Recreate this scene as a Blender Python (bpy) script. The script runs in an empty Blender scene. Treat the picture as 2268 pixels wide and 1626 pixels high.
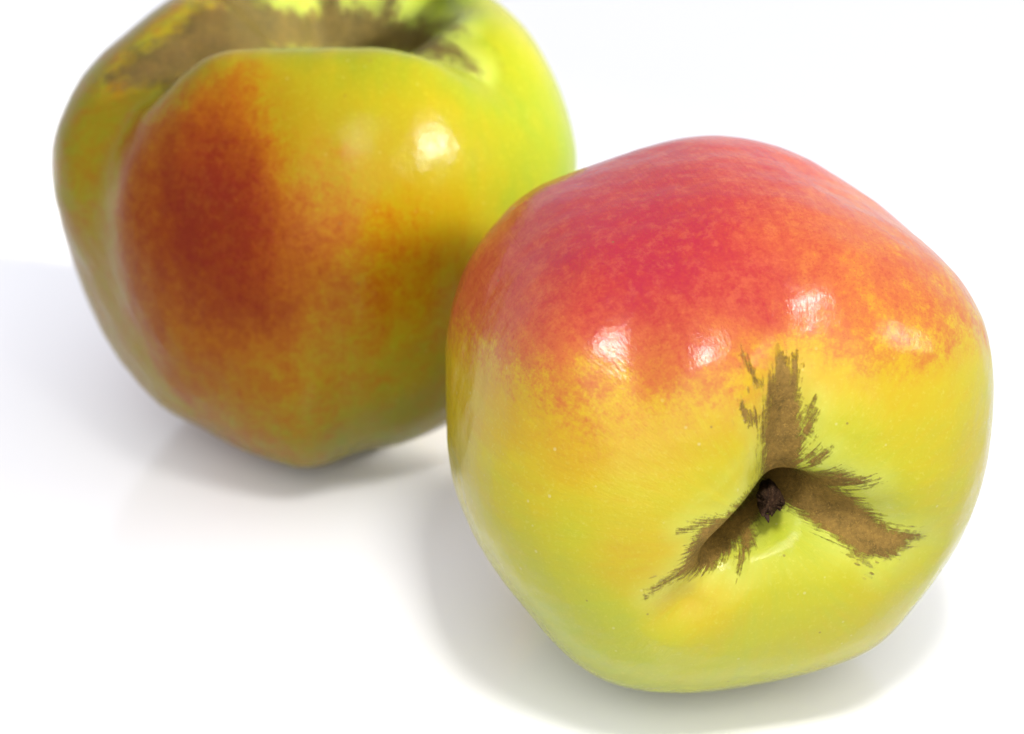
import bpy, bmesh, math, random
import numpy as np
from mathutils import Vector, Matrix

C = bpy.context.scene.collection
MM = 0.001

# ------------------------------------------------------------------ camera
PITCH = math.radians(27.0)          # how far the lens looks down on the table
cam_d = bpy.data.cameras.new("camera")
cam = bpy.data.objects.new("camera", cam_d)
C.objects.link(cam)
cam_d.lens = 100.0
cam_d.sensor_width = 36.0
cam_d.clip_start = 0.02
cam_d.clip_end = 100.0
CAM_H = 0.23371
cam.location = (0.0, -0.4, CAM_H)
cam.rotation_euler = (math.pi / 2 - PITCH, 0.0, 0.0)
cam_d.dof.use_dof = True
cam_d.dof.focus_distance = 0.392
cam_d.dof.aperture_fstop = 18.0
bpy.context.scene.camera = cam

# ------------------------------------------------------------------ light tent, softbox, exposure
world = bpy.data.worlds.new("World")
bpy.context.scene.world = world
world.use_nodes = True
bg = world.node_tree.nodes["Background"]
bg.inputs[0].default_value = (0.91, 0.92, 1.0, 1)
bg.inputs[1].default_value = 0.86


def softbox(name, direction, dist, size, watts, target, color=(1, 1, 1), grid=180.0):
    d = bpy.data.lights.new(name, 'AREA')
    d.energy = watts
    d.color = color
    d.shape = 'SQUARE'
    d.size = size
    d.spread = math.radians(grid)       # honeycomb grid on the box
    o = bpy.data.objects.new(name, d)
    C.objects.link(o)
    v = Vector(direction).normalized()
    o.location = Vector(target) + v * dist
    o.rotation_euler = (-v).to_track_quat('-Z', 'Y').to_euler()
    return o


softbox("key_softbox", (0.84, -0.34, 0.43), 0.55, 0.10, 0.20, (-0.080, 0.095, 0.035), (1.0, 0.965, 0.91), 22.0)
softbox("front_softbox", (0.05, -0.42, 0.90), 0.33, 0.07, 0.052, (0.034, -0.048, 0.040), (1.0, 0.98, 0.95), 38.0)
softbox("added_front_fill", (0.12, -0.93, 0.36), 0.95, 1.2, 8.0, (0.03, -0.06, 0.03), (1.0, 0.985, 0.965))  # unseen fill, added to lighten the table and the apples' undersides
softbox("overhead_softbox", (0.25, -0.40, 0.88), 0.62, 0.7, 0.3, (0.0, -0.06, 0.03), (1.0, 0.98, 0.96))

vs = bpy.context.scene.view_settings
vs.view_transform = 'Standard'
vs.look = 'None'
vs.exposure = 0.33
vs.gamma = 1.0

# ------------------------------------------------------------------ node helpers


def mat_new(name):
    m = bpy.data.materials.new(name)
    m.use_nodes = True
    nt = m.node_tree
    return m, nt, nt.nodes["Principled BSDF"]


class NB:
    """small helper for wiring shader nodes"""

    def __init__(self, nt):
        self.nt = nt

    def put(self, sock, v):
        if isinstance(v, bpy.types.NodeSocket):
            self.nt.links.new(v, sock)
        else:
            sock.default_value = v

    def math(self, op, a, b=0.0, clamp=False):
        n = self.nt.nodes.new('ShaderNodeMath')
        n.operation = op
        n.use_clamp = clamp
        self.put(n.inputs[0], a)
        self.put(n.inputs[1], b)
        return n.outputs[0]

    def smooth(self, v, lo, hi, a=0.0, b=1.0):
        n = self.nt.nodes.new('ShaderNodeMapRange')
        n.interpolation_type = 'SMOOTHSTEP'
        self.put(n.inputs[0], v)
        self.put(n.inputs[1], lo)
        self.put(n.inputs[2], hi)
        self.put(n.inputs[3], a)
        self.put(n.inputs[4], b)
        return n.outputs[0]

    def noise(self, vec, scale, detail=3.0, rough=0.55, dist=0.0):
        n = self.nt.nodes.new('ShaderNodeTexNoise')
        self.put(n.inputs['Vector'], vec)
        n.inputs['Scale'].default_value = scale
        n.inputs['Detail'].default_value = detail
        n.inputs['Roughness'].default_value = rough
        n.inputs['Distortion'].default_value = dist
        return n.outputs[0]

    def voronoi(self, vec, scale, rnd=1.0):
        n = self.nt.nodes.new('ShaderNodeTexVoronoi')
        self.put(n.inputs['Vector'], vec)
        n.inputs['Scale'].default_value = scale
        n.inputs['Randomness'].default_value = rnd
        return n

    def ramp(self, fac, stops):
        n = self.nt.nodes.new('ShaderNodeValToRGB')
        e = n.color_ramp.elements
        while len(e) < len(stops):
            e.new(0.5)
        for el, (p, c) in zip(e, stops):
            el.position = p
            el.color = (*c, 1)
        self.put(n.inputs[0], fac)
        return n.outputs[0]

    def mix(self, fac, a, b, mode='MIX'):
        n = self.nt.nodes.new('ShaderNodeMix')
        n.data_type = 'RGBA'
        n.blend_type = mode
        self.put(n.inputs[0], fac)
        for i, v in ((6, a), (7, b)):
            if isinstance(v, tuple) and len(v) == 3:
                v = (*v, 1)
            self.put(n.inputs[i], v)
        return n.outputs[2]

    def attr(self, name, vec=False):
        n = self.nt.nodes.new('ShaderNodeAttribute')
        n.attribute_name = name
        return n.outputs['Vector'] if vec else n.outputs['Fac']

    def vmul(self, vec, s):
        n = self.nt.nodes.new('ShaderNodeVectorMath')
        n.operation = 'MULTIPLY'
        self.put(n.inputs[0], vec)
        n.inputs[1].default_value = s
        return n.outputs[0]

    def bump(self, height, strength, dist, normal=None):
        n = self.nt.nodes.new('ShaderNodeBump')
        n.inputs['Strength'].default_value = strength
        n.inputs['Distance'].default_value = dist
        self.put(n.inputs['Height'], height)
        if normal is not None:
            self.nt.links.new(normal, n.inputs['Normal'])
        return n.outputs[0]


# ------------------------------------------------------------------ white acrylic table
m_table, nt, bs = mat_new("white_acrylic")
b = NB(nt)
tc = nt.nodes.new('ShaderNodeTexCoord').outputs['Object']
n1 = b.noise(tc, 9.0, 2.0)
nt.links.new(b.mix(n1, (0.85, 0.85, 0.855), (0.86, 0.86, 0.865)), bs.inputs['Base Color'])
bs.inputs['Roughness'].default_value = 0.12
bs.inputs['IOR'].default_value = 1.6
bm = bmesh.new()
bmesh.ops.create_grid(bm, x_segments=8, y_segments=8, size=6.0)
me = bpy.data.meshes.new("tabletop")
bm.to_mesh(me)
bm.free()
me.materials.append(m_table)
table = bpy.data.objects.new("tabletop", me)
table["kind"] = "structure"
table["label"] = "glossy white tabletop running out to a plain white background"
C.objects.link(table)

# >>> SHAPE
# ------------------------------------------------------------------ apple modelling (numpy, millimetres)
# Each apple has its own modelling frame: x right, y up, z towards the front, origin at the core.
# 'chart' coordinates (u, v) are a drafting sheet of that frame, drawn in perspective from D mm in front of the core.
K = 0.0658
D = 414.54


def chart(P, pos):
    m = D / (D - pos[..., 2])
    ou, ov = P['c'][0] - 1134, P['c'][1] - 813
    return 1134 + (ou + pos[..., 0] / K) * m, 813 + (ov - pos[..., 1] / K) * m


def sstep(x, lo, hi):
    t = np.clip((x - lo) / (hi - lo), 0, 1)
    return t * t * (3 - 2 * t)


def furrow(px, py, pts, sig, e=1.0):
    """smooth furrow along a polyline whose depth varies from point to point"""
    acc = np.zeros(px.shape)
    sgn = 1.0 if max(p[2] for p in pts) > 0 else -1.0
    for (x0, y0, w0), (x1, y1, w1) in zip(pts[:-1], pts[1:]):
        dx, dy = x1 - x0, y1 - y0
        t = np.clip(((px - x0) * dx + (py - y0) * dy) / (dx * dx + dy * dy), 0, 1)
        d2 = (px - x0 - t * dx) ** 2 + (py - y0 - t * dy) ** 2
        acc += (np.abs(w0 + t * t * (3 - 2 * t) * (w1 - w0)) * np.exp(-e * d2 / (sig * sig))) ** 12
    return sgn * acc ** (1 / 12)


def poly_field(px, py, pts):
    """max over the segments of (half width - distance): a soft signed stroke"""
    best = np.full(px.shape, -1e9)
    for (x0, y0, w0), (x1, y1, w1) in zip(pts[:-1], pts[1:]):
        dx, dy = x1 - x0, y1 - y0
        t = np.clip(((px - x0) * dx + (py - y0) * dy) / (dx * dx + dy * dy), 0, 1)
        d = np.hypot(px - x0 - t * dx, py - y0 - t * dy)
        best = np.maximum(best, w0 + t * (w1 - w0) - d)
    return best


def scatter(px, py, pts, sig):
    """normalised gaussian blend of scattered samples (u, v, a, b)"""
    a = np.zeros(px.shape)
    bb = np.zeros(px.shape)
    w = np.full(px.shape, 1e-9)
    for (x, y, va, vb) in pts:
        g = np.exp(-((px - x) ** 2 + (py - y) ** 2) / (2 * sig * sig)) + 1e-4 / (1 + ((px - x) ** 2 + (py - y) ** 2) / sig ** 2) ** 2
        a += g * va
        bb += g * vb
        w += g
    return a / w, bb / w


def apple_shape(P, n_az=720, n_top=300, n_bot=130):
    R = P['R']
    az = np.arange(n_az) * 2 * math.pi / n_az
    gt = (np.arange(1, n_top + 1) / n_top) ** 1.45 * (math.pi / 2)
    gb = math.pi / 2 + np.arange(1, n_bot) / n_bot * (math.pi / 2)
    g = np.concatenate([gt, gb])
    n, H1, H2 = P['n'], P['H_top'], P['H_bot']
    H = np.where(g <= math.pi / 2, H1, H2)
    r = ((np.sin(g)) ** n + (np.abs(np.cos(g)) / H) ** n) ** (-1 / n)
    rho = (r * np.sin(g))[:, None] * np.ones(n_az)[None]
    h = (r * np.cos(g))[:, None] * np.ones(n_az)[None]
    # five soft lobes
    lob = np.zeros(n_az)
    for k, amp, ph in P['lobes']:
        lob += amp * np.cos(k * (az - math.radians(ph)))
    gg = g[:, None]
    rho = rho * (1 + lob[None] * np.sin(gg) ** 2)
    a = rho * np.cos(az)[None]
    bq = rho * np.sin(az)[None]
    # stem basin: shallow bowl + narrow funnel + channels
    top = sstep(h, 0.0, 0.25)
    fx, fy = P.get('funnel_xy', (0, 0))
    aw = math.radians(P.get('funnel_rot', 0))
    qa, qb = a - fx, bq - fy
    q1 = (qa * math.cos(aw) + qb * math.sin(aw)) / P['funnel'][1]
    q2 = (-qa * math.sin(aw) + qb * math.cos(aw)) / P['funnel'][2]
    dep = P['bowl'][0] * np.exp(-(rho / P['bowl'][1]) ** 2)
    dep = dep + P['funnel'][0] * np.exp(-((q1 * q1 + q2 * q2) ** (P['funnel'][3] / 2)))
    for pts, sig in P['channels']:
        dep = dep + furrow(a, bq, pts, sig)
    h = h - dep * top
    # calyx dimple
    h = h + P['calyx'][0] * np.exp(-(rho / P['calyx'][1]) ** 2) * sstep(-h, 0.1, 0.4)
    for k, amp, ph in P.get('feet', []):
        h = h - amp * np.cos(k * (az - math.radians(ph)))[None] * np.exp(-((rho - 0.45) / 0.25) ** 2) * sstep(-h, 0.2, 0.5)
    # to the modelling frame
    ax = np.array(P['axis'], float)
    ax /= np.linalg.norm(ax)
    e1 = np.array([1.0, 0, 0]) - ax[0] * ax
    e1 /= np.linalg.norm(e1)
    e2 = np.cross(ax, e1)
    pos = a[..., None] * e1 + bq[..., None] * e2 + h[..., None] * ax
    h0 = float(h[0].mean())
    hN = float(h[-1].mean())
    pos = pos.reshape(-1, 3)
    pos = np.concatenate([pos, [ax * h0, ax * hN]])
    pos = pos * R + np.array(P.get('shift', (0, 0, 0)), float)
    ab = np.concatenate([np.stack([a, bq, h], -1).reshape(-1, 3), [[0, 0, h0], [0, 0, hN]]])
    # outline: the grown fruit is not round; 'girth' is its relative half width by clock angle
    gir = np.array(P['girth'])
    for _ in range(1):
        ph = np.arctan2(pos[:, 1], pos[:, 0])
        m = len(gir)
        f = np.interp((ph / (2 * math.pi)) % 1.0 * m, np.arange(m + 1), np.append(gir, gir[0]))
        rr = np.hypot(pos[:, 0], pos[:, 1]) / R
        w = sstep(rr, 0.1, 0.95)
        s = gir.mean() * (1 - w) + f * w
        pos = pos * np.stack([s, s, np.full_like(s, gir.mean())], -1)
    # swellings and creases
    u, v = chart(P, pos)
    rad = pos / np.linalg.norm(pos, axis=1)[:, None]
    fw = sstep(rad[:, 2], -0.15, 0.25)
    add = np.zeros(len(pos))
    for (x, y, s1, s2, rot, amp) in P.get('bumps', []):
        t = math.radians(rot)
        du, dv = u - x, v - y
        p1 = (du * math.cos(t) + dv * math.sin(t)) / s1
        p2 = (-du * math.sin(t) + dv * math.cos(t)) / s2
        add += amp * np.exp(-0.5 * (p1 * p1 + p2 * p2)) * fw
    for pts, sig in P.get('creases', []):
        add -= furrow(u, v, pts, sig, 0.5) * fw
    # small dents and puckers
    rs = np.random.RandomState(P['seed'])
    for lam, amp, cnt in ((9.0, 0.018, 7), (4.5, 0.007, 9), (2.4, 0.003, 9)):
        for _ in range(cnt):
            k = rs.normal(size=3)
            k *= 2 * math.pi / lam / np.linalg.norm(k) * rs.uniform(0.75, 1.3)
            add += amp * np.sin(pos @ k + rs.uniform(0, 6.28))
    fx, fy = P['funnel_xy']
    ang = np.arctan2(ab[:, 1] - fy, ab[:, 0] - fx)
    fr = np.hypot(ab[:, 0] - fx, ab[:, 1] - fy)
    puck = np.sin(17 * ang + 2 * np.sin(3 * ang)) + 0.7 * np.sin(29 * ang + 1.7 * np.sin(5 * ang + 1) + 5 * fr)
    add += P['pucker'] * puck * np.exp(-((fr - 0.26) / 0.11) ** 2) * (ab[:, 2] > 0)
    pos = pos + rad * add[:, None]
    return pos, ab, len(g), n_az


FRONT = dict(
    seed=4, pucker=0.032,
    c=(1594, 918), R=40.0, n=2.6, H_top=0.90, H_bot=0.92,
    axis=(0.258, -0.392, 0.883),
    lobes=[(5, 0.012, 30), (3, 0.01, 30)],
    bowl=(0.08, 0.42), funnel=(1.0, 0.145, 0.058, 2.2), funnel_rot=27, funnel_xy=(-0.095, -0.050),
    channels=[([(-0.06, 0.0, 0.10), (-0.05, 0.12, 0.10), (-0.04, 0.3, 0.08), (-0.03, 0.55, 0.04), (-0.02, 0.8, 0.0)], 0.11),
              ([(0.03, -0.04, 0.16), (0.12, -0.06, 0.15), (0.30, -0.13, 0.085), (0.5, -0.25, 0.035), (0.7, -0.34, 0.0)], 0.12),
              ([(-0.16, -0.12, 0.08), (-0.24, -0.18, 0.10), (-0.36, -0.30, 0.06), (-0.50, -0.46, 0.0)], 0.10)],
    calyx=(0.16, 0.28), feet=[(5, 0.02, 0)],
    girth=[1.0] * 144,
    bumps=[(1227, 794, 101, 100, -63, 1.88), (1419, 695, 171, 80, -79, -1.04), (1577, 828, 98, 104, -20, 1.00), (1657, 692, 90, 119, 9, -0.22), (1790, 662, 160, 50, -117, -0.76), (1855, 587, 50, 67, -4, 0.36), (2092, 595, 124, 151, -26, 0.24), (1382, 768, 129, 59, 75, -0.93), (1638, 543, 120, 121, -61, -1.19), (1649, 565, 232, 190, 39, -3.02)],
    creases=[],
)
BACK = dict(
    seed=11, pucker=0.05,
    bare_lobe=(0.22, 0.34, 0.42, 0.52),
    cheek_edge=[(100, 500), (150, 425), (210, 335), (290, 280), (380, 262), (480, 255), (600, 262), (700, 288), (810, 338), (890, 395), (940, 430)],
    c=(695, 466), R=45.0, n=2.3, H_top=0.92, H_bot=0.95,
    axis=(0.06, 0.82, 0.57),
    lobes=[(5, 0.012, 270), (3, 0.008, 90)],
    bowl=(0.17, 0.45), funnel=(0.75, 0.20, 0.17, 1.6), funnel_xy=(0.15, 0.26),
    channels=[([(-0.36, -0.40, -0.10), (0.0, -0.42, -0.095), (0.32, -0.40, -0.10)], 0.24),
              ([(-0.1, 0.0, 0.03), (-0.42, -0.10, 0.08), (-0.60, -0.24, 0.10), (-0.76, -0.38, 0.07), (-0.88, -0.48, 0.0)], 0.15),
              ([(0.15, -0.05, 0.04), (0.35, -0.16, 0.05), (0.48, -0.24, 0.02), (0.56, -0.29, 0.0)], 0.17),
              ([(0.15, 0.26, 0.04), (-0.02, 0.42, 0.08), (-0.12, 0.75, 0.0)], 0.07),
              ([(0.1, 0.22, 0.05), (-0.2, 0.22, 0.09), (-0.5, 0.40, 0.0)], 0.08),
              ([(0.2, 0.26, 0.05), (0.36, 0.42, 0.06), (0.5, 0.7, 0.0)], 0.07),
              ([(0.0, 0.0, 0.05), (-0.5, -0.1, 0.08), (-0.9, -0.25, 0.0)], 0.2),
              ([(0.0, 0.0, 0.05), (0.45, -0.15, 0.06), (0.9, -0.3, 0.0)], 0.18)],
    calyx=(0.16, 0.28), feet=[(5, 0.04, 20)],
    girth=[1.0] * 144,
    bumps=[(820, 360, 170, 190, 0, 2.6)],
    creases=[([(420, 160, 0.5), (300, 215, 1.4), (228, 290, 2.3), (192, 380, 2.6), (178, 480, 2.6), (188, 600, 2.5), (220, 700, 2.3), (280, 810, 1.6), (360, 890, 0.9), (420, 935, 0.3)], 50),
             ([(900, 115, 0.3), (985, 160, 0.4), (1040, 220, 0.2), (1060, 260, 0.0)], 50)],
)
# <<< SHAPE
# half widths by clock angle (144 steps), resting places (mm) and size of the two fruits
# >>> FIT
FRONT['girth'] = [0.9507, 0.9514, 0.9544, 0.9583, 0.9615, 0.9647, 0.9655, 0.9672, 0.9692, 0.9682, 0.9675, 0.9653, 0.9623, 0.9589, 0.9564, 0.9535, 0.95, 0.9492, 0.9494, 0.949, 0.9485, 0.9494, 0.9511, 0.9529, 0.9559, 0.9599, 0.9648, 0.9715, 0.9786, 0.9826, 0.9864, 0.9903, 0.9914, 0.9926, 0.9935, 0.9934, 0.9939, 0.9934, 0.9905, 0.9871, 0.9829, 0.9791, 0.9776, 0.9759, 0.9748, 0.9756, 0.9781, 0.9823, 0.9888, 0.9964, 1.0062, 1.0176, 1.0256, 1.0328, 1.0368, 1.036, 1.0352, 1.0352, 1.0355, 1.0319, 1.0275, 1.0219, 1.0148, 1.0088, 1.0023, 0.9954, 0.987, 0.9787, 0.9716, 0.9657, 0.9628, 0.9633, 0.9661, 0.9708, 0.9765, 0.9825, 0.9896, 0.9977, 1.0024, 1.0052, 1.0093, 1.0135, 1.0173, 1.0176, 1.0158, 1.0155, 1.0146, 1.0127, 1.0116, 1.0102, 1.0089, 1.0092, 1.0123, 1.0163, 1.0182, 1.0206, 1.0228, 1.0217, 1.0206, 1.0157, 1.0083, 1.0005, 0.9923, 0.9844, 0.9769, 0.9714, 0.9656, 0.9597, 0.9549, 0.9499, 0.9463, 0.9453, 0.9456, 0.9465, 0.9482, 0.9516, 0.9559, 0.9592, 0.9628, 0.9657, 0.9677, 0.9695, 0.967, 0.9639, 0.9586, 0.9516, 0.9472, 0.9434, 0.9402, 0.9393, 0.939, 0.9403, 0.942, 0.9417, 0.9419, 0.9444, 0.9466, 0.9489, 0.9499, 0.9481, 0.9474, 0.9481, 0.9484, 0.9497]
FRONT_AT = (30.268, -33.779, 39.360)
BACK['girth'] = [0.8292, 0.8368, 0.8449, 0.8521, 0.8584, 0.8642, 0.8681, 0.8715, 0.8742, 0.8778, 0.881, 0.8839, 0.8881, 0.8923, 0.8975, 0.9011, 0.9025, 0.9047, 0.9053, 0.9058, 0.9052, 0.9043, 0.9058, 0.9071, 0.9054, 0.9002, 0.8932, 0.8861, 0.8815, 0.8798, 0.88, 0.8799, 0.8769, 0.8724, 0.8696, 0.8695, 0.8702, 0.8676, 0.8622, 0.8562, 0.8518, 0.8501, 0.8474, 0.8427, 0.8391, 0.8369, 0.8355, 0.8323, 0.829, 0.8276, 0.8264, 0.8243, 0.8228, 0.823, 0.8248, 0.828, 0.833, 0.839, 0.8426, 0.8462, 0.8499, 0.8519, 0.855, 0.8566, 0.8575, 0.8591, 0.8599, 0.8595, 0.8562, 0.8501, 0.844, 0.8392, 0.8342, 0.8282, 0.8201, 0.811, 0.8028, 0.796, 0.791, 0.7874, 0.784, 0.7801, 0.7774, 0.7767, 0.7769, 0.7765, 0.777, 0.7797, 0.7822, 0.7837, 0.7857, 0.7873, 0.7906, 0.7941, 0.7911, 0.7846, 0.7776, 0.7743, 0.7752, 0.7785, 0.783, 0.7895, 0.7972, 0.8048, 0.8125, 0.8202, 0.8291, 0.8343, 0.8346, 0.828, 0.8155, 0.8, 0.7887, 0.7832, 0.7825, 0.7847, 0.7868, 0.7887, 0.7911, 0.793, 0.7957, 0.7971, 0.7964, 0.7959, 0.7969, 0.7983, 0.7936, 0.7878, 0.7843, 0.7818, 0.78, 0.7774, 0.7758, 0.7761, 0.7778, 0.7803, 0.7823, 0.7859, 0.792, 0.7992, 0.8043, 0.8085, 0.814, 0.8214]
BACK_AT = (-33.400, 39.058, 39.631)
BACK_SIZE = 1.1563
# <<< FIT

# ------------------------------------------------------------------ pigments: (u, v, blush, greenness) samples on the skin; the back ones also carry shade
FRONT_PIG = [(1300, 900, .24, 0), (1480, 950, .16, 0), (1120, 850, .2, 0), (1600, 930, .17, 0), (1380, 970, .14, 0),
    (1600, 320, .80, 0), (1400, 360, .85, 0), (1300, 450, .95, 0), (1450, 500, 1.0, 0), (1560, 440, .85, 0), (1250, 520, .93, 0),
    (1150, 500, .72, 0), (1060, 600, .62, 0), (1400, 600, 1.0, 0), (1500, 560, .98, 0), (1600, 600, .80, 0), (1750, 480, .62, 0),
    (1650, 380, .78, 0), (1750, 360, .7, 0), (1850, 500, .50, 0), (1900, 420, .48, 0), (2000, 560, .42, .0), (2000, 640, .38, 0), (2100, 650, .30, .1),
    (1900, 620, .42, 0), (2150, 720, .22, .3), (1800, 600, .50, 0), (1700, 620, .74, 0), (1500, 700, .78, 0), (1300, 700, .73, 0),
    (1150, 680, .68, 0), (1080, 680, .55, 0), (1200, 770, .48, 0), (1030, 720, .36, 0), (1060, 775, .2, 0), (1000, 800, 0, .15), (1300, 830, .28, 0),
    (1450, 800, .42, 0), (1550, 760, .5, 0), (1600, 830, .28, 0), (1200, 850, .24, 0), (1400, 900, .2, 0), (1550, 900, .2, 0),
    (1850, 700, .36, 0), (1950, 770, .27, 0), (2050, 750, .32, 0), (1900, 860, .12, .05), (2100, 850, .05, .25), (1800, 830, .14, 0),
    (2000, 850, .1, .1), (2180, 850, 0, .5), (1250, 950, .14, 0), (1100, 900, .06, 0), (1030, 900, 0, .2), (1020, 1050, 0, .35),
    (1200, 1000, .09, .1), (1150, 1100, 0, .35), (1080, 1150, 0, .55), (1400, 1000, .1, .1), (1400, 1100, 0, .35), (1250, 1230, 0, .55),
    (1180, 1250, 0, .65), (1390, 1225, .12, .25), (1430, 1180, .08, .3), (1340, 1400, 0, .8), (1250, 1380, 0, .9), (1500, 1450, 0, .8), (1400, 1500, 0, .9),
    (1550, 1340, 0, .12), (1500, 1370, 0, .2), (1700, 1400, 0, .6), (1650, 1490, 0, .75), (1850, 1400, 0, .55), (1850, 1250, 0, .65), (1950, 1050, 0, .65),
    (1880, 940, 0, .6), (1850, 1010, 0, .8), (2000, 960, 0, .4), (2100, 1000, 0, .35), (2100, 1130, 0, .55), (2000, 1250, 0, .55), (1780, 1220, 0, .85), (1740, 1180, 0, .95),
    (1650, 1260, 0, .6), (1900, 1320, .08, .5), (1500, 1000, .06, .12), (1620, 980, 0, .25), (1560, 1100, 0, .45), (1620, 1040, 0, .45),
    (1800, 960, 0, .7), (1780, 900, .05, .2), (1650, 900, .14, .0), (1950, 1150, 0, .75), (1750, 1330, 0, .6),
]
BACK_PIG_SHADE = [(278, 420, .6, 0), (272, 500, .6, 0), (276, 580, .52, 0), (295, 330, .5, 0), (310, 680, .5, 0),(380, 150, 0, .6), (430, 120, .02, .5), (500, 105, .1, .3), (330, 160, 0, .6), (350, 190, .05, .5),
    (1000, 60, 0, .85), (880, 20, 0, .95), (620, 20, 0, .95), (1100, 150, 0, .75), (1200, 250, 0, .75), (1250, 350, 0, .85), (1140, 90, 0, .5), (900, 150, 0, .5), (700, 140, 0, .5),
    (800, 120, 0, .6), (700, 220, 0, .15), (850, 240, 0, .2), (950, 300, 0, .25), (1050, 400, 0, .35), (1100, 300, 0, .55), (1000, 450, .10, .1), (1150, 450, 0, .7),
    (850, 400, .10, .05), (700, 350, .16, 0), (620, 220, .16, 0), (530, 250, .40, 0), (450, 190, .42, .1), (400, 230, .45, .1), (480, 320, .8, 0),
    (440, 320, .82, 0), (350, 300, .62, .1), (300, 400, .58, 0), (380, 430, .78, 0), (450, 420, .85, 0), (480, 500, .92, 0), (400, 500, .85, 0), (560, 520, .80, 0), (540, 660, .82, 0), (480, 600, .8, 0),
    (400, 560, .76, 0), (300, 500, .62, 0), (280, 600, .52, 0), (650, 500, .42, 0), (750, 420, .26, 0), (700, 600, .38, 0), (850, 530, .3, 0),
    (600, 700, .54, 0), (400, 700, .5, 0), (330, 640, .5, 0), (750, 650, .3, 0), (900, 600, .30, 0), (980, 500, .2, 0), (1000, 650, .18, .2),
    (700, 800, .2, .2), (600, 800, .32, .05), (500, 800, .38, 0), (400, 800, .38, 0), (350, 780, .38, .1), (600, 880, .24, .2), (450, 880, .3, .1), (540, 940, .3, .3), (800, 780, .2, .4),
    (900, 850, .16, .5), (700, 920, .22, .5), (480, 960, .22, .5), (600, 1000, .18, .6), (700, 1020, .14, .7), (850, 950, .12, .7), (200, 300, .12, .6), (170, 400, .17, .5), (140, 500, .17, .4), (225, 500, .17, .4),  # olive base and left lobe dulled further: shade put into the colour
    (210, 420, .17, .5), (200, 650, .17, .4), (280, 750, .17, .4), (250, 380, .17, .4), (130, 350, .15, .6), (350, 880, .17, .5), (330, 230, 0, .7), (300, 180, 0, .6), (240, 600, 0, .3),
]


def front_russet(u, v):
    f = poly_field(u, v, [(1722, 1075, 45), (1730, 1020, 42), (1736, 960, 47), (1734, 900, 38), (1735, 850, 30), (1732, 800, 13), (1728, 768, -6)])
    for s in ([(1715, 1060, 40), (1780, 1085, 44), (1860, 1140, 50), (1925, 1190, 44), (1975, 1200, 30), (2020, 1188, 9), (2050, 1184, -3)],
              [(1800, 1075, 26), (1860, 1062, 18), (1925, 1068, 4), (1950, 1062, -4)],
              [(1925, 1200, 30), (1960, 1228, 14), (1975, 1240, -2)],
              [(1880, 1190, 20), (1915, 1235, 3), (1935, 1270, -4)],
              [(1675, 1090, 40), (1640, 1135, 38), (1590, 1190, 40), (1560, 1225, 34), (1520, 1262, 12), (1470, 1290, 1), (1430, 1320, -5)],
              [(1655, 1110, 22), (1590, 1138, 15), (1530, 1168, 4), (1500, 1180, -4)],
              [(1655, 1180, 12), (1652, 1205, 12), (1640, 1240, 3), (1632, 1270, -4)],
              [(1800, 1020, 12), (1825, 1003, 8), (1840, 995, -2)],
              [(1670, 930, 10), (1645, 905, 5), (1640, 890, -2)],
              [(1680, 850, 5), (1655, 810, 3), (1640, 775, -4)],
              [(1785, 950, 14), (1800, 905, 6), (1806, 880, -4)],
              [(1755, 850, 10), (1763, 800, 6), (1768, 780, -3)]):
        f = np.maximum(f, poly_field(u, v, s))
    # the near lobe stays bare right up to the stalk
    bare = poly_field(u, v, [(1690, 1225, 40), (1745, 1185, 42), (1800, 1215, 40)])
    f = np.minimum(f, -bare + 6)
    bare = poly_field(u, v, [(1655, 990, 30), (1640, 1045, 42), (1590, 1098, 44), (1530, 1130, 26)])
    return np.minimum(f, -bare - 6)


def back_russet(u, v):
    f = poly_field(u, v, [(790, 70, 60), (660, 70, 45), (560, 60, 62), (470, 80, 66), (410, 125, 62), (330, 150, 44), (245, 178, 10)])
    for s in ([(790, 70, 60), (860, 78, 40), (930, 92, 36), (990, 112, 18), (1060, 160, 0)],
              [(930, 60, 14), (1000, 58, 5), (1030, 66, -6)],
              [(740, 60, 40), (730, 10, 28), (735, -50, 14)],
              [(850, 60, 26), (865, 10, 18), (880, -30, 4)],
              [(560, 50, 44), (520, 0, 36), (470, -30, 14)],
              [(340, 130, 20), (290, 180, 6), (270, 200, -5)]):
        f = np.maximum(f, poly_field(u, v, s))
    return f


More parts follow.
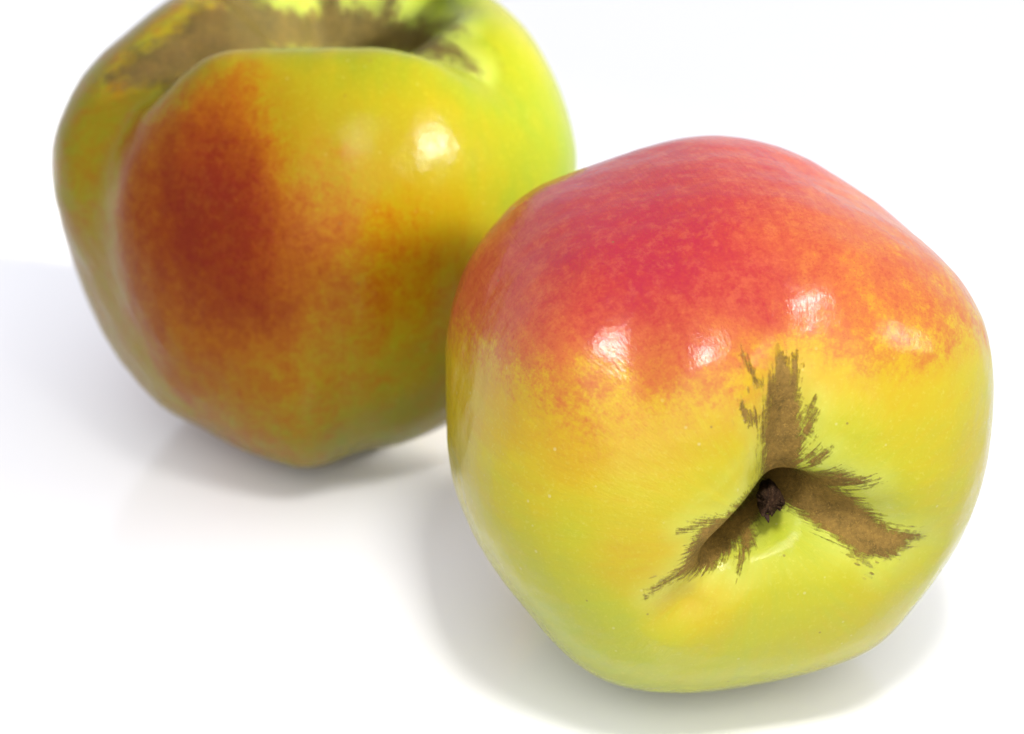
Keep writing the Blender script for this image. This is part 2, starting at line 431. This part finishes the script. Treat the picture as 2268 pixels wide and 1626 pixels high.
def build_apple(name, P, pig, russet, at, size, sig):
    pos, ab, nr, na = apple_shape(P)
    u, v = chart(P, pos)
    front = sstep(pos[:, 2] / P['R'], -1.0, -0.4)
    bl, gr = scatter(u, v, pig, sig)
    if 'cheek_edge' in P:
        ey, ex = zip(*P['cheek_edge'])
        bl = 0.17 + (bl - 0.17) * sstep(u - np.interp(v, ey, ex), -10, 16)  # floor keeps the painted shade on the left lobe
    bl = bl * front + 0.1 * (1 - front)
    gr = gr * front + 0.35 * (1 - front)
    top = sstep(ab[:, 2], 0.0, 0.2)
    rf = russet(u, v)
    rho = np.hypot(ab[:, 0], ab[:, 1])
    rf = np.where(top > 0.5, rf, -120.0)
    if 'bare_lobe' in P:
        b0, b1, a0, a1 = P['bare_lobe']
        lobe = sstep(-ab[:, 1], b0, b1) * sstep(ab[:, 0], -a0 - 0.1, -a0) * sstep(-ab[:, 0], -a1 - 0.1, -a1)
        rf = rf - 200 * lobe
    rf = np.clip(rf, -120, 60)
    i = np.arange(nr - 1)[:, None] * na
    j = np.arange(na)[None]
    j2 = (j + 1) % na
    quads = np.stack([i + j, i + na + j, i + na + j2, i + j2], -1).reshape(-1, 4)
    p0 = nr * na
    ta = np.stack([np.full(na, p0), np.arange(na), (np.arange(na) + 1) % na], -1)
    lb = (nr - 1) * na
    tb = np.stack([np.full(na, p0 + 1), lb + (np.arange(na) + 1) % na, lb + np.arange(na)], -1)
    loops = np.concatenate([quads.ravel(), ta.ravel(), tb.ravel()]).astype(np.int32)
    nq, ntri = len(quads), 2 * na
    starts = np.concatenate([np.arange(nq) * 4, nq * 4 + np.arange(ntri) * 3]).astype(np.int32)
    me = bpy.data.meshes.new(name)
    me.vertices.add(len(pos))
    me.vertices.foreach_set('co', (pos * MM * size).astype(np.float32).ravel())
    me.loops.add(len(loops))
    me.loops.foreach_set('vertex_index', loops)
    me.polygons.add(nq + ntri)
    me.polygons.foreach_set('loop_start', starts)
    me.update(calc_edges=True)
    me.validate()
    me.polygons.foreach_set('use_smooth', np.ones(len(me.polygons), bool))
    for an, arr in (('blush', bl), ('green', gr), ('russet', rf / 40.0)):
        at_ = me.attributes.new(an, 'FLOAT', 'POINT')
        at_.data.foreach_set('value', arr.astype(np.float32))
    # meridian coordinates: direction round the stalk and distance from it
    fx, fy = P['funnel_xy']
    ma, mb = ab[:, 0] - fx, ab[:, 1] - fy
    mr = np.hypot(ma, mb)
    pv = np.stack([ma / (mr + 1e-6), mb / (mr + 1e-6), mr], -1)
    at_ = me.attributes.new('meridian', 'FLOAT_VECTOR', 'POINT')
    at_.data.foreach_set('vector', pv.astype(np.float32).ravel())
    o = bpy.data.objects.new(name, me)
    C.objects.link(o)
    return o, pos, ab


def skin_material(name, russet_col, dots, ground_stops, red_stops, peach, gloss, shine, ragged=0.9, soft=0.06, cover=1.0, grain=1.5):
    m, nt, bs = mat_new(name)
    b = NB(nt)
    oc = nt.nodes.new('ShaderNodeTexCoord').outputs['Object']
    mm = b.vmul(oc, (1000, 1000, 1000))
    mer = b.attr('meridian', True)
    st = b.vmul(mer, (9.0, 9.0, 4.0))
    bl, gr, ru = b.attr('blush'), b.attr('green'), b.attr('russet')
    # --- ground colour
    nA = b.noise(mm, 0.16, 3.0)
    nB = b.noise(st, 2.2, 4.0, 0.6)
    g2 = b.math('ADD', gr, b.math('MULTIPLY', b.math('SUBTRACT', nA, 0.5), 0.38))
    g2 = b.math('ADD', g2, b.math('MULTIPLY', b.math('SUBTRACT', nB, 0.5), 0.5), True)
    ground = b.ramp(g2, ground_stops)
    # fine pale stippling of the skin
    nC = b.noise(mm, 1.6, 4.0, 0.7)
    ground = b.mix(b.smooth(nC, 0.52, 0.75, 0, 0.5 * dots), ground, (0.40, 0.36, 0.05))
    # --- blush: cloudy, breaking up into fine speckles at its edge
    cl = b.noise(mm, 0.22, 5.0, 0.62, 0.4)
    cl2 = b.noise(mm, 0.9, 4.0, 0.65)
    spk = b.noise(mm, 2.2, 4.0, 0.75)
    strk = b.noise(b.vmul(mer, (13.0, 13.0, 2.2)), 2.0, 4.0, 0.65)
    amp = b.smooth(bl, 0.02, 0.25)
    d = b.math('MULTIPLY', b.math('SUBTRACT', cl, 0.5), 0.55)
    d = b.math('ADD', d, b.math('MULTIPLY', b.math('SUBTRACT', cl2, 0.5), 0.40))
    d = b.math('ADD', d, b.math('MULTIPLY', b.math('SUBTRACT', strk, 0.5), 0.20))
    d = b.math('ADD', d, b.math('MULTIPLY', b.math('SUBTRACT', spk, 0.5), 0.50))
    b2 = b.math('ADD', bl, b.math('MULTIPLY', d, amp), True)
    red = b.ramp(b2, red_stops)
    col = b.mix(b.smooth(b2, 0.0, 0.34), ground, red)
    # peach coloured mottling where the blush is thin over the flesh
    mo = b.noise(mm, 0.5, 6.0, 0.74, 0.1)
    col = b.mix(b.math('MULTIPLY', b.smooth(mo, 0.47, 0.68), b.smooth(bl, 0.25, 0.6, 0.0, 0.26)), col, peach)
    # minute dark red pin points inside the blush edge
    pin = b.noise(mm, 3.2, 2.0, 0.6)
    pinm = b.math('MULTIPLY', b.smooth(pin, 0.58, 0.70), b.smooth(bl, 0.10, 0.4))
    col = b.mix(b.math('MULTIPLY', pinm, 0.55), col, (0.22, 0.030, 0.012))
    # pale lenticels
    vo = b.voronoi(mm, 0.42)
    wn = nt.nodes.new('ShaderNodeTexWhiteNoise')
    nt.links.new(vo.outputs['Position'], wn.inputs['Vector'])
    keep = b.math('GREATER_THAN', wn.outputs['Value'], 0.62)
    len_m = b.math('MULTIPLY', b.smooth(vo.outputs['Distance'], 0.13, 0.07), keep)
    col = b.mix(b.math('MULTIPLY', b.math('MULTIPLY', len_m, b.smooth(bl, 0.35, 0.05)), 0.4 * dots), col, (0.45, 0.40, 0.18))
    # a few dark specks
    vd = b.voronoi(mm, 0.30)
    wd = nt.nodes.new('ShaderNodeTexWhiteNoise')
    nt.links.new(vd.outputs['Position'], wd.inputs['Vector'])
    sp = b.math('MULTIPLY', b.smooth(vd.outputs['Distance'], 0.075, 0.04), b.math('GREATER_THAN', wd.outputs['Value'], 0.72))
    col = b.mix(b.math('MULTIPLY', sp, 0.65), col, (0.13, 0.075, 0.02))
    # --- russet: corky brown, ragged along the meridians
    e1 = b.noise(b.vmul(mer, (42.0, 42.0, 7.0)), 1.0, 3.0, 0.6)
    e2 = b.noise(mm, grain, 5.0, 0.8)
    rs = b.math('ADD', ru, b.math('MULTIPLY', b.math('SUBTRACT', e1, 0.5), 1.5))
    rs = b.math('ADD', rs, b.math('MULTIPLY', b.math('SUBTRACT', e2, 0.5), ragged))
    rm = b.smooth(rs, -soft, 0.02 + soft, 0.0, cover)
    # isolated flecks outside the patch
    fl = b.voronoi(b.vmul(mer, (17.0, 17.0, 11.0)), 1.0)
    wn2 = nt.nodes.new('ShaderNodeTexWhiteNoise')
    nt.links.new(fl.outputs['Position'], wn2.inputs['Vector'])
    flm = b.math('MULTIPLY', b.smooth(fl.outputs['Distance'], 0.2, 0.1), b.math('GREATER_THAN', wn2.outputs['Value'], 0.55))
    flm = b.math('MULTIPLY', flm, b.smooth(ru, -0.95, -0.3))
    rm = b.math('MAXIMUM', rm, b.math('MULTIPLY', flm, 0.8))
    rg = b.math('ADD', b.math('MULTIPLY', b.noise(mm, 1.7, 4.0, 0.65), 0.5), b.math('MULTIPLY', b.noise(mm, 0.28, 3.0, 0.6), 0.5))
    rc = b.ramp(rg, [(0.34, tuple(c * 0.5 for c in russet_col)), (0.5, russet_col), (0.66, tuple(min(1, c * 1.5) for c in russet_col))])
    # rim of the cork is a little darker
    rim = b.math('MULTIPLY', b.smooth(rs, -0.03, 0.05), b.smooth(rs, 0.28, 0.06))
    rc = b.mix(b.math('MULTIPLY', rim, 0.0), rc, (0.10, 0.045, 0.014))
    # a greenish halo round the russet
    halo = b.math('MULTIPLY', b.smooth(ru, -1.6, -0.1), 0.35)
    col = b.mix(b.math('MULTIPLY', halo, b.smooth(bl, 0.2, 0.02)), col, (0.36, 0.40, 0.08))
    # pale corky threads
    th = b.noise(mm, 2.3, 3.0, 0.7, 1.4)
    rc = b.mix(b.math('MULTIPLY', b.smooth(th, 0.54, 0.68), 0.7), rc, tuple(min(1, c * 2.0) for c in russet_col))
    col = b.mix(rm, col, rc)
    nt.links.new(col, bs.inputs['Base Color'])
    rough = b.math('ADD', b.smooth(rm, 0, 1, shine, 0.5), b.math('MULTIPLY', b.math('SUBTRACT', nC, 0.5), 0.12))
    nt.links.new(rough, bs.inputs['Roughness'])
    bs.inputs['IOR'].default_value = 1.45
    nt.links.new(b.smooth(rm, 0, 1, gloss, 0.15), bs.inputs['Specular IOR Level'])
    # --- relief
    f1 = b.noise(mm, 0.9, 4.0, 0.65)
    f2 = b.noise(b.vmul(mer, (40.0, 40.0, 22.0)), 2.0, 3.0, 0.6)
    hgt = b.math('ADD', b.math('MULTIPLY', f1, 0.5), b.math('MULTIPLY', f2, 0.35))
    nrm = b.bump(hgt, 0.24, 0.0006)
    cork = b.math('ADD', b.math('MULTIPLY', th, 1.3), b.math('MULTIPLY', rg, 0.6))
    nrm = b.bump(b.math('MULTIPLY', cork, rm), 0.6, 0.00035, nrm)
    nrm = b.bump(rm, 0.2, 0.0001, nrm)
    nt.links.new(nrm, bs.inputs['Normal'])
    return m


NEAR_GROUND = [(0.0, (0.350, 0.226, 0.006)), (0.3, (0.342, 0.276, 0.008)), (0.6, (0.305, 0.290, 0.011)), (1.0, (0.258, 0.292, 0.022))]
NEAR_RED = [(0.0, (0.335, 0.211, 0.0081)), (0.22, (0.329, 0.135, 0.0135)), (0.42, (0.306, 0.076, 0.0180)), (0.62, (0.275, 0.041, 0.0171)),
            (0.82, (0.245, 0.019, 0.0162)), (1.0, (0.225, 0.010, 0.0207))]
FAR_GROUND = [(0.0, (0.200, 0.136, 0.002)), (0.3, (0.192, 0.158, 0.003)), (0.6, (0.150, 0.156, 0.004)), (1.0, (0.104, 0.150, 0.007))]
FAR_RED = [(0.0, (0.220, 0.146, 0.0026)), (0.22, (0.220, 0.099, 0.0018)), (0.42, (0.202, 0.058, 0.0018)), (0.62, (0.157, 0.028, 0.0018)),
           (0.82, (0.130, 0.014, 0.0026)), (1.0, (0.123, 0.011, 0.0035))]


def root(name, label, cat, at, rot):
    o = bpy.data.objects.new(name, None)
    C.objects.link(o)
    o.empty_display_size = 0.01
    o.location = at
    o.rotation_euler = rot
    o['label'] = label
    o['category'] = cat
    return o


ROT = (math.pi / 2 - PITCH, 0, 0)
LIFT = Vector((0, 0, 0.0))
# ------------------------------------------------------------------ the near apple, lying on its side
apple = root("apple", "red and yellow apple in front, tipped over so its brown stalk hollow faces forward", "apple",
             tuple(x * MM for x in FRONT_AT), ROT)
apple['group'] = "two apples on the white table"
skin, fpos, fab = build_apple("fruit", FRONT, FRONT_PIG, front_russet, FRONT_AT, 1.0, 52)
skin.data.materials.append(skin_material("near_apple_skin", (0.150, 0.085, 0.018), 1.0, NEAR_GROUND, NEAR_RED, (0.36, 0.100, 0.032), 0.27, 0.19, 1.5, 0.22, 0.97))
skin.parent = apple

# ------------------------------------------------------------------ the far apple, standing upright
apple2 = root("apple", "green and yellow apple behind, standing upright with an orange red cheek and deep furrows", "apple",
              tuple(x * MM for x in BACK_AT), ROT)
apple2['group'] = "two apples on the white table"
skin2, bpos, bab = build_apple("fruit", BACK, BACK_PIG_SHADE, back_russet, BACK_AT, BACK_SIZE, 58)
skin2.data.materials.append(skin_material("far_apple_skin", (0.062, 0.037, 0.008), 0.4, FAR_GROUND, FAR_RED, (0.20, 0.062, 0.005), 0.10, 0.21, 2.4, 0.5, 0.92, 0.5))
skin2.parent = apple2


def dry_stem(name, base, direction, length, r0, r1, parent):
    """a short broken stalk: ribbed, flaring towards a torn fibrous end, with a curled black scale"""
    rnd = random.Random(5)
    d = Vector(direction).normalized()
    e1 = d.orthogonal().normalized()
    e2 = d.cross(e1)
    na, nl = 64, 60
    bm = bmesh.new()
    rows = []
    ph = [rnd.uniform(0, 6.28) for _ in range(8)]
    tear = [0.10 * math.sin(3 * k * 2 * math.pi / na + ph[0]) + 0.06 * math.sin(7 * k * 2 * math.pi / na + ph[1]) + rnd.uniform(-0.05, 0.05) for k in range(na)]
    for i in range(nl):
        t = i / (nl - 1)
        row = []
        for k in range(na):
            a = k * 2 * math.pi / na
            r = r0 + (r1 - r0) * max(0.0, (t - 0.35) / 0.65) ** 1.5
            r *= 1 + 0.07 * math.sin(5 * a + ph[2]) + 0.05 * math.sin(9 * a + ph[3] + 3 * t) + rnd.uniform(-0.05, 0.05) * (0.3 + t)
            if t > 0.9:
                r *= 1 - 0.18 * ((t - 0.9) / 0.1) ** 2
            p = Vector(base) + d * (t * length * (1 + tear[k] * t ** 3)) + (e1 * math.cos(a) + e2 * math.sin(a)) * r
            p += e1 * 0.35 * math.sin(2.2 * t)
            row.append(bm.verts.new(p * MM))
        rows.append(row)
    for i in range(nl - 1):
        for k in range(na):
            bm.faces.new((rows[i][k], rows[i][(k + 1) % na], rows[i + 1][(k + 1) % na], rows[i + 1][k]))
    # torn end: a crumbly rounded face
    last = rows[-1]
    cen = sum((v.co for v in last), Vector()) / na
    for q in (0.93, 0.84, 0.74, 0.63, 0.52, 0.4, 0.28, 0.15):
        ring = []
        for v in rows[-1]:
            p = cen + (v.co - cen) * q
            k = p / MM
            lump = math.sin(k.x * 5.3 + 2.1 * k.y) * math.sin(k.y * 6.1 - 1.7 * k.x) * 0.16 + math.sin(k.x * 11.0) * math.sin(k.y * 12.5) * 0.10
            flat = cen + (p - cen) - d * (p - cen).dot(d) * (1 - q * q)
            ring.append(bm.verts.new(flat + d * MM * (0.55 * (1 - q * q) + lump * (1 - q ** 4))))
        for k in range(na):
            bm.faces.new((last[k], last[(k + 1) % na], ring[(k + 1) % na], ring[k]))
        last = ring
    c = bm.verts.new(sum((v.co for v in last), Vector()) / na)
    for k in range(na):
        bm.faces.new((last[k], last[(k + 1) % na], c))
    me = bpy.data.meshes.new(name)
    bm.to_mesh(me)
    bm.free()
    for p in me.polygons:
        p.use_smooth = True
    o = bpy.data.objects.new(name, me)
    C.objects.link(o)
    o.parent = parent
    return o, cen / MM, d


m_stem, nt, bs = mat_new("dry_stalk")
b = NB(nt)
oc = b.vmul(nt.nodes.new('ShaderNodeTexCoord').outputs['Object'], (1000, 1000, 1000))
n1 = b.noise(oc, 3.2, 5.0, 0.8)
bs.inputs['Specular IOR Level'].default_value = 0.1
nt.links.new(b.ramp(n1, [(0.3, (0.010, 0.004, 0.002)), (0.5, (0.035, 0.016, 0.007)), (0.72, (0.16, 0.095, 0.05))]), bs.inputs['Base Color'])
bs.inputs['Roughness'].default_value = 0.85
nt.links.new(b.bump(n1, 0.9, 0.0006), bs.inputs['Normal'])


def chart_to_frame(P, u, v, z):
    m = D / (D - z)
    return Vector((((u - 1134) / m + 1134 - P['c'][0]) * K, -((v - 813) / m + 813 - P['c'][1]) * K, z))


STEM_BASE = chart_to_frame(FRONT, 1696, 1062, 8.0)
STEM_TIP = chart_to_frame(FRONT, 1703, 1118, 25.0)
sd = STEM_TIP - STEM_BASE
stem, tip, sdir = dry_stem("stem", STEM_BASE, sd, sd.length, 1.2, 1.95, apple)
stem.data.materials.append(m_stem)
# stiff hairs on the torn end and one curled black bud scale
m_scale, nt, bs = mat_new("black_scale")
b = NB(nt)
oc = b.vmul(nt.nodes.new('ShaderNodeTexCoord').outputs['Object'], (1000, 1000, 1000))
nt.links.new(b.ramp(b.noise(oc, 3.0, 3.0), [(0.3, (0.012, 0.008, 0.007)), (0.7, (0.05, 0.022, 0.014))]), bs.inputs['Base Color'])
bs.inputs['Roughness'].default_value = 0.7
bs.inputs['Specular IOR Level'].default_value = 0.08
bm = bmesh.new()
root_p = tip + Vector((-0.6, -1.5, -0.2))
prev = None
for i in range(7):
    t = i / 6
    c = root_p + Vector((0.35 * t, -1.2 * t, 0.5 * math.sin(2.5 * t)))
    w = 0.42 * (1 - t) ** 0.8 + 0.03
    ring = [bm.verts.new((c + Vector((w * math.cos(a), 0, 0.5 * w * math.sin(a)))) * MM) for a in [k * math.pi / 4 for k in range(8)]]
    if prev:
        for k in range(8):
            bm.faces.new((prev[k], prev[(k + 1) % 8], ring[(k + 1) % 8], ring[k]))
    else:
        bm.faces.new(ring[::-1])
    prev = ring
bm.faces.new(prev)
me = bpy.data.meshes.new("bud_scale")
bm.to_mesh(me)
bm.free()
me.materials.append(m_scale)
o = bpy.data.objects.new("bud_scale", me)
C.objects.link(o)
o.parent = stem
